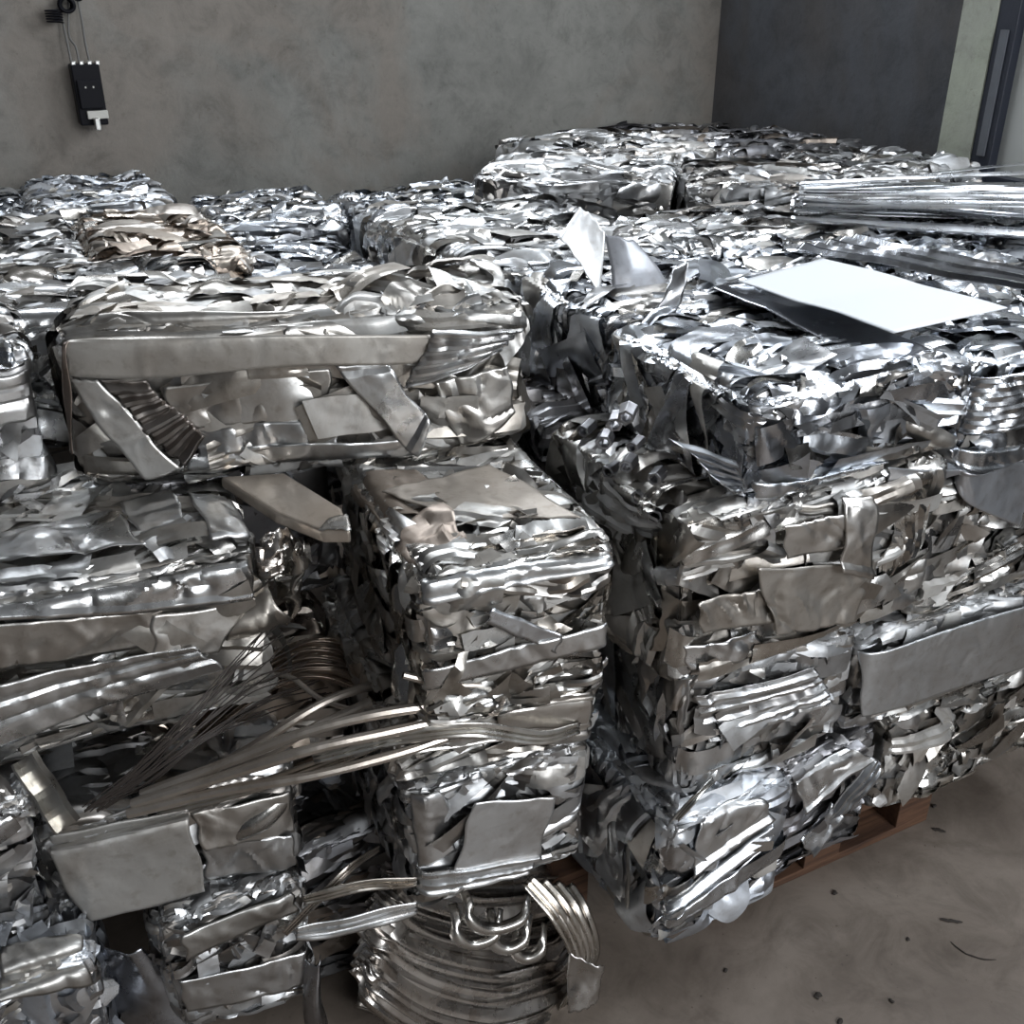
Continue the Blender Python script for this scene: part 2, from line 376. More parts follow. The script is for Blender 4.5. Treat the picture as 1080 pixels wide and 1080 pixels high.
        hh = h+profile(kind, V-0.5, W)+bow*(1-4*(U-0.5)**2)
        cr = folds(X, Y, r, int(3+crease*4), 0.05+0.10*crease, L*0.9)*0.5
        cr += dents(X, Y, r, int(3+crease*7), 0.0055*crease, 0.020+0.22*W, L, W)
        if waves: cr += 0.0028*np.sin(Y*2*PI/0.014+3*np.sin(X*14))*np.clip(np.sin(X*9+1)+0.8, 0, 1)*waves
        cr += crinkle(X, Y, r, 0.0055*min(1.5, crease+0.05))
        cr = 0.013*np.tanh(cr/0.013)
        hh = hh+cr
        if hs is not None: hh = hh+sum(k*w_ for k, w_ in zip(p, hs))
        P = s.surf(face, S, T, hh, wrap).reshape(-1, 3)
        o = link_mesh(name, P, grid_faces(nu, nv), M_SCRAP, s.root, np.tile(np.array([*(np.array(tone)*0.92), rough+0.05]), (nu*nv, 1)), np.full(nu*nv, paint))
        if thick:
            md = o.modifiers.new('gauge', 'SOLIDIFY'); md.thickness = thick; md.offset = 0
        if label: o['label'] = label
        return o
def free_sheet(name, corners, bow=(0, 0, 0), crease=0.5, tone=(0.7, 0.7, 0.7), rough=0.3, thick=0.0016, parent=None, seed=1, kind='flat',
               paint=0.0, res=0.006, material=None, lobes=0.002):
    """four 3D corners a,b,c,d; length a->b"""
    q = [np.array(c, float) for c in corners]; org = np.zeros(3)
    if parent is None: org = sum(q)/4
    r = np.random.default_rng(seed)
    L = (np.linalg.norm(q[1]-q[0])+np.linalg.norm(q[2]-q[3]))/2; W = (np.linalg.norm(q[3]-q[0])+np.linalg.norm(q[2]-q[1]))/2
    nu = int(np.clip(L/res, 8, 90)); nv = int(np.clip(W/res, 8, 60))
    U, V = np.meshgrid(np.linspace(0, 1, nu), np.linspace(0, 1, nv), indexing='ij')
    P = sum(k[..., None]*w_ for k, w_ in zip([(1-U)*(1-V), U*(1-V), U*V, (1-U)*V], q))
    n = np.cross(q[1]-q[0], q[3]-q[0]); n /= np.linalg.norm(n)
    X = (U-0.5)*L; Y = (V-0.5)*W
    h = profile(kind, V-0.5, W)+folds(X, Y, r, int(2+crease*4), 0.04+0.1*crease, L*0.8)+dents(X, Y, r, int(2+crease*6), 0.006*crease, 0.3*W, L, W)
    if material is None: h = h+crinkle(X, Y, r, 0.003*crease)
    h = 0.03*np.tanh(h/0.03)
    e2 = (q[3]-q[0])/np.linalg.norm(q[3]-q[0])
    P = P+h[..., None]*n+np.array(bow)*(1-4*(U-0.5)**2)[..., None]
    P = P+(lobes*np.sin(U*r.uniform(9, 24)+r.uniform(0, 6))*(V-0.5)*2)[..., None]*e2
    o = link_mesh(name, (P-org).reshape(-1, 3), grid_faces(nu, nv), material or M_SCRAP, parent, np.tile(np.array([*tone, rough]), (nu*nv, 1)), np.full(nu*nv, paint))
    if parent is None: o.location = tuple(org)
    if thick:
        md = o.modifiers.new('gauge', 'SOLIDIFY'); md.thickness = thick; md.offset = 0
    return o
# ================================================================ THE ROOM
YB, XR = 3.60, 2.75
X0, Y0, ZC = -3.2, -4.0, 3.9
def wall(name, bl, m): return tag(boxes(name, bl, m), kind='structure')
wall('floor', [(X0-.2, XR+.2, Y0-.2, YB+.2, -0.1, 0)], M_FLOOR)
wall('ceiling', [(X0-.2, XR+.2, Y0-.2, YB+.2, ZC, ZC+.1)], M_CEIL)
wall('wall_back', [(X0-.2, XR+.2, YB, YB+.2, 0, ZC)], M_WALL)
wall('wall_left', [(X0-.2, X0, Y0, YB, 0, ZC)], M_WALLR)  # unseen wall, given the dark render so bale sides reflect dark
wall('wall_front', [(X0-.2, XR+.2, Y0-.2, Y0, 0, ZC)], M_WALL)
yw = 2.27   # window starts here and runs toward the camera, sill at 1.2
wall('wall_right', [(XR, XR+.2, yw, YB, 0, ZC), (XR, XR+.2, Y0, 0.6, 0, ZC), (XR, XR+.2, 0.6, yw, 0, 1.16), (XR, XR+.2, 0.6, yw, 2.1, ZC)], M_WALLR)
wall('trim_1', [(XR-0.05, XR, 2.26, 2.385, 0, ZC)], M_COL)
wf = tag(empty('window_1', (XR, 1.4, 1.16)), kind='structure')
boxes('window_frame', [(-0.045, 0.02, 0.79, 0.86, -0.02, 1.0), (-0.045, 0.02, -0.8, -0.7, -0.02, 1.0), (-0.045, 0.02, -0.7, 0.79, -0.02, 0.05), (-0.045, 0.02, -0.7, 0.79, 0.9, 1.0)], M_FRAME, wf, 0.003)
boxes('hinge_strip', [(-0.052, -0.045, 0.81, 0.835, 0.10, 0.44)], simple('worn_hinge_paint', (0.12, 0.13, 0.15), 0.5), wf)
boxes('window_pane', [(-0.012, 0.0, -0.7, 0.79, 0.05, 0.9)], M_PANE, wf)
# ================================================================ PALLETS
def pallet(x0, x1, y0, y1, label):
    cx, cy = (x0+x1)/2, (y0+y1)/2; L, D = x1-x0, y1-y0
    p = tag(empty('wooden_pallet', (cx, cy, 0)), label, 'pallet', 'pallets under the bale stacks')
    n = 5
    for i in range(n):
        y = -D/2+(D-0.09)*i/(n-1)
        boxes('deck_board', [(-L/2, L/2, y, y+0.09, 0.118, 0.138)], M_WOOD, p, 0.002)
    for y in (-D/2, -0.045, D/2-0.09):
        boxes('bottom_board', [(-L/2, L/2, y, y+0.09, 0.0, 0.02)], M_WOOD, p, 0.002)
        for x in (-L/2, -0.05, L/2-0.10):
            boxes('spacer_block', [(x, x+0.10, y, y+0.09, 0.02, 0.118)], M_WOOD, p, 0.002)
    return p
# ================================================================ BALES
GR, GL, GB = 'aluminium bales in the right-hand stack', 'aluminium bales in the left-hand stack', 'aluminium bales by the back wall'
B = {}
def bale(key, *a, **k): B[key] = Bale(*a, **k); return B[key]
pallet(1.02, 1.655, 1.15, 2.05, 'brown wooden pallet sticking out under the right-hand stack beside the bare floor')
pallet(0.50, 0.82, 1.27, 2.1, 'brown wooden pallet in the dark gap between the left and right stacks')
# ---- right-hand stack, front row, bottom to top
F3 = ('front', 'left', 'top')
bale('R1', (0.80, 1.07, 1.03, 1.42, 0.17, 0.455), 2, 'cool', 11, 'lowest bale at the near corner of the right-hand stack, its foot drooping over the floor', GR, 1.0, F3+('bottom',), tiltx=3, size=1.4, long=0.75)
bale('R1b', (1.09, 1.36, 1.08, 1.45, 0.145, 0.43), 0, 'dark', 12, 'shadowed low bale with a torn corner hanging down before the brown pallet', GR, 1.0, F3+('bottom',), tiltx=-3)
bale('R1c', (1.38, 1.95, 1.08, 1.5, 0.20, 0.455), 0, 'warm', 13, 'brownish crumpled bale at the right edge just above the shadowed floor and pallet', GR, 1.3, F3+('bottom',), long=0.25)
bale('R2', (0.87, 1.23, 1.075, 1.45, 0.46, 0.715), 0, 'neutral', 14, 'small rough bale between the drooping lowest bale and the wide grey-brown bale', GR, 1.2, F3, long=0.55, size=1.15)
bale('R2b', (1.245, 1.85, 1.075, 1.5, 0.455, 0.67), 0, 'neutral', 15, 'bale fronted by a long smooth grey panel sloping up to the right edge', GR, 1.0, F3, size=1.3)
bale('R3', (0.82, 1.345, 1.05, 1.46, 0.725, 1.015), 0, 'warm', 16, 'wide grey-brown crumpled bale in the middle of the right-hand stack, third layer up', GR, 1.0, F3+('right',), long=0.45, size=1.25, rough=0.33)
bale('R3b', (1.36, 1.9, 1.075, 1.5, 0.68, 0.96), 0, 'warm', 17, 'bale half hidden at the right edge below the large smooth grey sheet', GR, 1.0, F3, long=0.3)
bale('R4', (0.925, 1.36, 1.06, 1.44, 1.02, 1.185), 0, 'cool', 18, 'shiny top bale at the near corner of the right-hand stack, dark on its left', GR, 1.3, F3+('right',), long=0.6, size=1.15, rough=0.26)
bale('R4b', (1.37, 1.95, 1.06, 1.44, 0.965, 1.175), 0, 'cool', 19, 'shiny top bale at the right edge with finely wrinkled foil on its front', GR, 1.2, F3, rough=0.24, size=1.15)
# second row
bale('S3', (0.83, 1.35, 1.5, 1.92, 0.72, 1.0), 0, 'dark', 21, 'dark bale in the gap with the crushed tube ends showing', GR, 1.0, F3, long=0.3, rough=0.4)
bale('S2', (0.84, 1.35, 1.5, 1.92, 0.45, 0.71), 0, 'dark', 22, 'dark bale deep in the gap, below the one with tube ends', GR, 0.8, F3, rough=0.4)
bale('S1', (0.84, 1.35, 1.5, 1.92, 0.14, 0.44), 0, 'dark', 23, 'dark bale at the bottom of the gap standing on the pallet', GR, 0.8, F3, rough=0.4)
bale('S4', (0.93, 1.38, 1.46, 1.79, 1.0, 1.2), 0, 'cool', 24, 'top bale with a dark upright side, right behind the near corner bale', GR, 1.2, F3, rough=0.27, size=1.3, long=0.6)
bale('S4b', (1.39, 1.97, 1.46, 1.79, 1.0, 1.195), 0, 'cool', 25, 'bright top bale around the far corner of the white sheet', GR, 1.3, ('front', 'top'), long=0.75, rough=0.25)
bale('S4c', (1.98, 2.62, 1.30, 1.70, 1.0, 1.19), 0, 'cool', 26, 'bright top bale at the right edge nearest the dark window frame', GR, 1.3, ('front', 'top'), rough=0.25)
# third row
bale('T4', (0.86, 1.36, 1.83, 2.47, 0.97, 1.2), 0, 'neutral', 31, 'top bale with a dark slanting left side at the middle of the photo', GR, 1.2, F3, size=1.2, rough=0.28)
bale('T4b', (1.37, 1.95, 1.82, 2.18, 1.0, 1.195), 0, 'neutral', 32, 'bright flattened top bale behind the torn upright sheet and left of the long strips', GR, 1.4, ('front', 'top', 'left'), long=0.8, size=1.2, rough=0.25)
bale('T4c', (1.96, 2.66, 1.74, 2.06, 1.0, 1.195), 0, 'cool', 33, 'top bale lying under the long flat strips beside the right wall', GR, 1.2, ('front', 'top'), rough=0.25)
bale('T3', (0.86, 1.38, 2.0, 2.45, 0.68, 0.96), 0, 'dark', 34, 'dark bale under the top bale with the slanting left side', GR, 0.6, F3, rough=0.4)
# back right raised row
bale('U1', (1.27, 1.80, 2.40, 2.78, 1.10, 1.255), -36, 'neutral', 41, 'raised back bale with a dark front side, first from the left below the back wall', GB, 1.2, F3, size=1.1)
bale('U2', (1.74, 2.22, 2.13, 2.50, 1.12, 1.255), -30, 'neutral', 42, 'raised back bale, middle one of the row in front of the room corner', GB, 1.2, F3, size=1.1)
bale('U3', (2.16, 2.60, 2.12, 2.50, 1.10, 1.25), -12, 'neutral', 43, 'raised back bale with tangled strips at the foot of the pale green pilaster', GB, 1.2, F3, size=1.1)
bale('U4', (1.56, 2.16, 2.78, 3.2, 1.08, 1.255), -12, 'neutral', 44, 'flat-topped back bale behind the raised row, nearest the lit back wall', GB, 1.0, F3, size=1.2)
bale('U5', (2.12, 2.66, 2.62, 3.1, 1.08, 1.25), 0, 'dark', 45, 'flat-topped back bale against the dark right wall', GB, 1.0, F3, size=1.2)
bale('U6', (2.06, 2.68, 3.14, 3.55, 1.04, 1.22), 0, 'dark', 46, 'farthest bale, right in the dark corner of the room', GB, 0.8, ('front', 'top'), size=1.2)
# back middle
bale('V1', (0.55, 0.92, 2.80, 3.2, 0.93, 1.15), 0, 'cool', 51, 'upper bale nearest the back wall, left end of the middle back stack', GB, 1.3, F3, size=0.8, rough=0.24)
bale('V2', (0.94, 1.42, 2.62, 3.05, 0.95, 1.16), 0, 'cool', 52, 'glittering bale below the back wall, left of the raised row', GB, 1.3, F3, size=0.75, rough=0.24)
bale('V3', (0.50, 0.85, 2.18, 2.72, 0.88, 1.10), 0, 'cool', 53, 'grey lower bale in the middle distance, just behind the long beige-banded bale', GB, 1.2, F3, size=0.9, rough=0.28)
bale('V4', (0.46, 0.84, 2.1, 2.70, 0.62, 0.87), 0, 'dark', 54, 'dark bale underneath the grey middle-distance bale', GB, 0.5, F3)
# back left
bale('W1', (0.13, 0.50, 3.10, 3.5, 0.98, 1.185), 0, 'cool', 61, 'blue-grey bale against the back wall below the circuit breaker', GB, 1.3, F3+('right',), size=0.8)
bale('W2', (-0.35, 0.115, 3.05, 3.45, 0.95, 1.17), 0, 'cool', 62, 'far left corner bale against the back wall, cut by the left edge', GB, 1.2, F3, size=0.8)
bale('W3', (0.215, 0.54, 2.35, 2.98, 0.93, 1.165), 0, 'brown', 63, 'brown-stained bale on the left, in front of the blue-grey wall bale', GB, 1.2, F3+('right',), long=0.35, size=1.2)
bale('W4', (-0.32, 0.20, 2.36, 3.0, 0.93, 1.165), 0, 'neutral', 64, 'grey bale at the left edge beside the brown-stained bale', GB, 1.2, F3, size=1.2)
bale('W5', (-0.25, 0.40, 1.90, 2.31, 0.95, 1.185), -4, 'neutral', 65, 'untidy bale of loose bright sheets right behind the long beige-banded bale', GL, 1.3, F3+('right',), size=1.3, rough=0.26)
bale('W6', (-0.40, 0.02, 1.64, 1.95, 0.98, 1.225), 0, 'neutral', 66, 'bale with rounded shiny ribs cut by the left edge, beside the long beige-banded bale', GL, 1.2, F3, size=1.0)
# ---- left-hand stack
bale('F1', (0.085, 0.80, 1.525, 1.785, 1.005, 1.25), -13, 'warm', 71, 'long top bale banded by a wide smooth beige sheet along its upper front edge', GL, 1.0, F3+('right', 'bottom'), size=1.4, long=0.4)
bale('M', (0.45, 0.745, 1.095, 1.60, 0.735, 0.995), -7, 'warm', 72, 'square-cornered bale in the centre with brown dusty folds on its top', GL, 1.4, F3+('right',), size=0.85, rough=0.28)
bale('K', (0.41, 0.745, 1.15, 1.6, 0.605, 0.73), -5, 'warm', 73, 'thin bale of long flat profiles right under the square-cornered centre bale', GL, 1.2, F3, long=0.95, size=1.2)
bale('NN', (0.425, 0.735, 1.145, 1.62, 0.345, 0.60), -5, 'neutral', 74, 'bale with a square grey plate on its front, above the bundle of bent profiles', GL, 1.2, F3+('right', 'bottom'), size=0.95)
bale('BK', (-0.38, 0.275, 1.37, 1.78, 0.70, 0.965), -3, 'warm', 75, 'big left bale wrapped in long silvery sheets with a curled torn end', GL, 1.0, F3+('right', 'bottom'), long=0.8, size=1.3)
bale('Q', (0.08, 0.40, 1.46, 1.9, 0.42, 0.69), 0, 'brown', 76, 'shadowed brown bale behind the loose rods and dark wires', GL, 1.1, F3+('right',), long=0.6)
bale('D', (-0.10, 0.275, 1.30, 1.62, 0.405, 0.59), -4, 'neutral', 77, 'low bale crossed by a big tilted square plate, lower left', GL, 1.1, F3+('right', 'bottom'), size=1.2)
bale('DL', (-0.55, -0.115, 1.28, 1.62, 0.42, 0.69), 0, 'neutral', 78, 'bale cut by the left edge behind the leaning channel piece', GL, 1.2, F3, size=1.0)
bale('QQ', (0.235, 0.485, 1.37, 1.80, 0.0, 0.335), 0, 'dark', 82, 'dark brown bale on the floor deep between the small upright bale and the bent profiles', GL, 0.8, F3, rough=0.4)  # added filler; its dark colour stands in for the shade between the bales
bale('E', (0.03, 0.255, 1.25, 1.6, 0.145, 0.40), -3, 'neutral', 79, 'small upright bale at the bottom, right under the low bale with the square plate', GL, 1.4, F3+('right',), size=0.8)
bale('G', (-0.46, -0.075, 1.2, 1.55, 0.16, 0.45), 0, 'cool', 80, 'bottom left corner bale cut by the photo edge', GL, 1.3, F3+('right',), size=0.9)
bale('LL', (0.11, 0.475, 1.64, 1.98, 0.70, 0.97), 0, 'dark', 81, 'black shaded bale in the hollow behind the curled torn sheet end', GL, 0.7, F3+('right',))  # widened, with shade in its colour, to keep the hollow black
# ---------------------------------------------------------------- recognisable sheets on the bales
cool, neu, warm_, dull, brn = (0.68, 0.71, 0.75), (0.72, 0.725, 0.73), (0.71, 0.69, 0.66), (0.58, 0.57, 0.55), (0.50, 0.45, 0.40)
beige = (0.56, 0.53, 0.49)
b = B['F1']
b.sheet('front', [(56, 350), (452, 352), (450, 378), (62, 402)], 0.030, 'flat', beige, 0.36, 0.22, label='wide smooth beige sheet', paint=0.35, thick=0.003, seed=3)
b.sheet('front', [(62, 405), (100, 402), (186, 492), (155, 512)], 0.030, 'groove', warm_, 0.33, 0.15, 'diagonal_strip', wrap=False, paint=0.2, thick=0.002)
b.sheet('front', [(100, 402), (150, 402), (215, 458), (190, 492)], 0.024, 'ribs', (0.36, 0.33, 0.31), 0.35, 0.3, 'diagonal_strip', wrap=False)
b.sheet('front', [(355, 385), (405, 380), (455, 440), (445, 482)], 0.034, 'lip', neu, 0.25, 0.2, 'diagonal_strip', wrap=False)
b.sheet('front', [(455, 345), (562, 350), (520, 378), (425, 405)], 0.034, 'ribs', neu, 0.24, 0.5, 'ribbed_sheet', bow=0.012)
b.sheet('front', [(190, 480), (445, 455), (440, 490), (200, 508)], 0.026, 'flat', neu, 0.28, 0.8, wrap=False)
b.sheet('front', [(170, 405), (350, 388), (350, 440), (180, 452)], 0.016, 'flat', warm_, 0.28, 1.0)
b.sheet('front', [(200, 455), (355, 440), (360, 468), (205, 482)], 0.022, 'flat', neu, 0.28, 1.0)
b.sheet('front', [(455, 400), (540, 390), (545, 440), (490, 480)], 0.022, 'flat', warm_, 0.3, 0.8)
b.sheet('top', [(52, 338), (300, 326), (545, 345), (60, 347)], 0.012, 'flat', warm_, 0.3, 0.5)
b.sheet('front', [(50, 345), (61, 346), (66, 486), (57, 486)], 0.034, 'flat', (0.30, 0.25, 0.22), 0.4, 0.2, 'end_flange', wrap=False)
b = B['M']
b.sheet('front', [(438, 615), (655, 575), (655, 592), (440, 640)], 0.020, 'lip', neu, 0.26, 0.6)
b.sheet('front', [(438, 712), (648, 655), (648, 678), (437, 735)], 0.020, 'flat', neu, 0.26, 0.7)
b.sheet('front', [(520, 640), (600, 670), (590, 690), (515, 655)], 0.026, 'flat', cool, 0.26, 0.4)
b.sheet('top', [(400, 520), (515, 488), (610, 545), (480, 545)], 0.020, 'flat', (0.50, 0.45, 0.40), 0.42, 0.35, paint=0.3, label='dusty brown flat sheet')
b.sheet('top', [(345, 500), (440, 490), (480, 540), (395, 545)], 0.014, 'flat', (0.40, 0.34, 0.29), 0.42, 0.8, paint=0.3)
b.sheet('top', [(400, 556), (470, 540), (492, 568), (425, 590)], 0.018, 'flat', (0.54, 0.46, 0.40), 0.4, 2.2, paint=0.2, label='crumpled brown sheet')
b = B['K']
b.sheet('front', [(430, 722), (625, 690), (622, 770), (430, 795)], 0.020, 'ribs', warm_, 0.28, 0.3, 'flat_profile', wrap=False)
b.sheet('front', [(525, 705), (622, 692), (622, 764), (528, 772)], 0.028, 'groove', warm_, 0.27, 0.3, 'flat_profile', wrap=False)
b = B['NN']
b.sheet('front', [(498, 848), (585, 838), (572, 905), (480, 920)], 0.028, 'flat', neu, 0.34, 0.25, 'square_plate', label='nearly flat square plate', paint=0.15)
b.sheet('front', [(430, 925), (575, 900), (560, 925), (432, 950)], 0.026, 'ribs', neu, 0.26, 0.5, wrap=False)
b.sheet('front', [(430, 840), (470, 835), (480, 900), (435, 920)], 0.020, 'flat', neu, 0.28, 0.9)
b = B['BK']
b.sheet('front', [(-40, 728), (205, 680), (240, 705), (-40, 798)], 0.034, 'groove', neu, 0.26, 0.5, wrap=False, label='long silvery sheet sagging below the bale')
b.sheet('front', [(-30, 660), (265, 628), (262, 668), (-30, 712)], 0.024, 'flat', warm_, 0.3, 0.9)
b.sheet('front', [(-30, 610), (270, 590), (275, 632), (-30, 655)], 0.026, 'lip', neu, 0.25, 0.7)
b.sheet('front', [(160, 650), (265, 640), (230, 690), (165, 690)], 0.030, 'flat', warm_, 0.32, 0.4)
b.sheet('top', [(125, 530), (180, 515), (200, 560), (155, 580)], 0.022, 'groove', neu, 0.28, 0.3, 'ribbed_sheet')
b.sheet('top', [(195, 515), (240, 512), (285, 560), (225, 570)], 0.030, 'lip', neu, 0.28, 0.3, 'bent_plate')
b.sheet('top', [(-30, 560), (120, 535), (150, 580), (-30, 600)], 0.022, 'lip', neu, 0.26, 0.7)
b.sheet('front', [(240, 650), (300, 625), (325, 665), (245, 690)], 0.03, 'curl', (0.56, 0.52, 0.47), 0.34, 0.5, 'bent_plate', wrap=False, hs=(0, 0.02, 0.03, 0))
b = B['D']
b.sheet('front', [(38, 885), (200, 850), (215, 940), (90, 975)], 0.034, 'flat', dull, 0.40, 0.22, 'square_plate', wrap=False, paint=0.3, thick=0.003, label='big tilted square plate, dull grey')
b.sheet('front', [(205, 855), (310, 835), (318, 880), (215, 895)], 0.026, 'flat', warm_, 0.33, 0.8)
b.sheet('front', [(215, 890), (312, 880), (318, 915), (215, 930)], 0.024, 'flat', neu, 0.32, 0.7)
b = B['E']
b.sheet('front', [(190, 1040), (330, 1000), (325, 1030), (195, 1072)], 0.022, 'flat', neu, 0.28, 0.6)
b.sheet('front', [(190, 985), (310, 945), (315, 965), (200, 1010)], 0.022, 'flat', dull, 0.32, 0.6)
b = B['G']
b.sheet('front', [(0, 1000), (90, 985), (105, 1040), (0, 1060)], 0.024, 'flat', dull, 0.34, 0.4)
b = B['W6']
b.sheet('front', [(-20, 345), (40, 335), (55, 375), (-20, 392)], 0.026, 'ribs', cool, 0.18, 0.5, 'ribbed_sheet', bow=0.02, label='shiny rounded ribs')
b.sheet('front', [(-20, 400), (55, 390), (55, 440), (-20, 452)], 0.022, 'groove', neu, 0.3, 0.4)
b = B['R4']
b.sheet('front', [(790, 512), (940, 492), (942, 512), (795, 530)], 0.022, 'flat', cool, 0.22, 0.6)
b = B['R4b']
b.sheet('front', [(950, 425), (1110, 380), (1110, 440), (950, 482)], 0.030, 'flat', cool, 0.2, 0.8, 'wrinkled_foil', waves=1.0, label='finely wrinkled bright foil')
b.sheet('front', [(935, 500), (1110, 508), (1110, 580), (940, 525)], 0.038, 'flat', (0.60, 0.62, 0.66), 0.32, 0.25, wrap=False, label='smooth dark grey pointed sheet', paint=0.15)
b.sheet('front', [(1000, 480), (1110, 470), (1110, 500), (1005, 498)], 0.030, 'lip', cool, 0.25, 0.4, wrap=False)
b = B['R3']
b.sheet('front', [(722, 690), (800, 668), (805, 692), (725, 712)], 0.022, 'flat', neu, 0.24, 1.0)
b.sheet('front', [(800, 600), (930, 590), (900, 660), (820, 672)], 0.026, 'flat', beige, 0.34, 1.0, paint=0.15)
b.sheet('front', [(830, 555), (890, 535), (905, 570), (835, 590)], 0.024, 'flat', warm_, 0.3, 0.8)
b.sheet('front', [(735, 640), (860, 612), (850, 650), (740, 672)], 0.018, 'flat', beige, 0.34, 1.2, paint=0.1)
b.sheet('front', [(895, 520), (925, 520), (915, 610), (885, 600)], 0.034, 'lip', warm_, 0.3, 0.4)
b = B['R2b']
b.sheet('front', [(908, 700), (1120, 620), (1120, 690), (912, 762)], 0.036, 'flat', (0.66, 0.68, 0.70), 0.30, 0.5, name='long_panel', wrap=False, label='long smooth grey panel', paint=0.1, thick=0.0025)
b = B['R1']
b.sheet('front', [(690, 985), (812, 895), (812, 915), (680, 1000)], 0.03, 'flat', cool, 0.22, 0.8, wrap=False, label='bright bottom sheet hanging loose')
b.sheet('front', [(700, 960), (808, 870), (810, 890), (695, 978)], 0.024, 'ribs', cool, 0.26, 0.5, wrap=False)
b.sheet('front', [(735, 870), (795, 832), (806, 862), (725, 925)], 0.016, 'lip', neu, 0.28, 0.6)
b = B['R1b']
b.sheet('front', [(872, 868), (925, 800), (940, 812), (880, 880)], 0.030, 'ribs', cool, 0.26, 1.0, wrap=False)
b.sheet('front', [(850, 890), (885, 850), (893, 862), (860, 905)], 0.028, 'lip', cool, 0.26, 1.0, wrap=False, label='torn corner hanging down')
b.sheet('front', [(845, 820), (905, 785), (925, 800), (850, 850)], 0.024, 'lip', neu, 0.26, 1.0, wrap=False)
b = B['R2']
b.sheet('front', [(735, 740), (860, 700), (880, 740), (750, 790)], 0.016, 'ribs', neu, 0.28, 0.8)
# sheet flange poking out under the near corner of the top layer
b = B['R4']
b.sheet('front', [(700, 478), (772, 500), (780, 528), (765, 530)], 0.040, 'ribs', (0.52, 0.54, 0.57), 0.3, 0.3, 'flange', wrap=False, label='dark ribbed pointed flange')
# crushed tube ends looking out of the dark side in the gap
b = B['S3']
tr = np.random.default_rng(5)
for (u, v) in [(648, 448), (637, 467), (660, 492), (641, 498), (667, 472), (690, 505), (672, 525), (690, 545), (650, 520), (615, 455), (660, 440)]:
    p = atx(u, v, 0.812)
    R0 = 0.013*tr.uniform(0.8, 1.15); n = 6; V = []; F = []
    ph = tr.uniform(0, 1)
    for k, (rr, xx) in enumerate(((R0, 0.03), (R0, -0.002), (R0*0.58, -0.002), (R0*0.50, 0.025))):
        for i in range(n):
            t = ph+2*PI*i/n; V.append((xx, rr*math.cos(t)*tr.uniform(0.85, 1.1), rr*math.sin(t)*0.9))
    for k in range(3):
        for i in range(n): F.append((k*n+i, k*n+(i+1) % n, (k+1)*n+(i+1) % n, (k+1)*n+i))
    b = B['R3'] if p[1] < 1.49 else B['S3']
    o = link_mesh('tube_end', np.array(V), np.array(F), M_SCRAP, b.root, np.tile([0.42, 0.42, 0.44, 0.35], (len(V), 1)), smooth=False)
    o.location = tuple(np.array(p)-b.c); o.rotation_euler = (0, tr.uniform(-.2, .2), 0.65+tr.uniform(-.25, .25))
    md = o.modifiers.new('bevel', 'BEVEL'); md.width = 0.0012; md.segments = 2
# ================================================================ LOOSE THINGS
# torn sheet standing up on the right-hand stack: light and shade on its two wings put into their colours
t = tag(empty('torn_sheet', atz(640, 312, 1.2)), 'torn silver sheet standing upright on the stack, left wing coloured as lit, right wing as shaded', 'metal sheet')
def rel(root, pts): return [np.array(p)-np.array(root.location) for p in pts]
fold_b, fold_t = atz(638, 312, 1.215), atz(634, 248, 1.30)-np.array([0.0, 0.0, 0])
def at_d(u, v, p):   # the point seen at (u, v) at the same distance in depth as p
    a = ray(u, v); return O+a*((p[1])/a[1])
pb = atz(630, 312, 1.20)
f1 = at_d(590, 250, pb+np.array([0, .05, 0])); f2 = at_d(611, 219, pb+np.array([0, .12, 0])); f3 = at_d(638, 246, pb+np.array([0, .05, 0])); f4 = at_d(634, 313, pb)
free_sheet('lit_wing', rel(t, [f4, f1, f2, f3]), (0, 0, 0.006), 0.4, (0.88, 0.89, 0.90), 0.35, 0.0016, t, 7, paint=0.7)['label'] = 'wing coloured bright for the light on it'
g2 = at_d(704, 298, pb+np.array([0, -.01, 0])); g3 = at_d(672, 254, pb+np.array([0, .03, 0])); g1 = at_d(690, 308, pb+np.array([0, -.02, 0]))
free_sheet('shaded_wing', rel(t, [at_d(648, 314, pb-np.array([0,.02,0])), g2, g3, f3]), (0, -0.01, 0.0), 0.5, (0.34, 0.35, 0.38), 0.4, 0.0016, t, 8, 'flat', paint=0.6)
pc = atz(705, 334, 1.19)
c_ = [at_d(684, 336, pc), at_d(714, 330, pc), at_d(723, 276, pc+np.array([0, .03, 0])), at_d(710, 283, pc+np.array([0, .04, 0]))]
tag(free_sheet('metal_flap', [c_[0], c_[3], c_[2], c_[1]], (0.0, -0.01, 0), 0.6, (0.45, 0.46, 0.48), 0.3, seed=9), 'narrow dark flap curling up just right of the torn upright sheet', 'metal sheet')
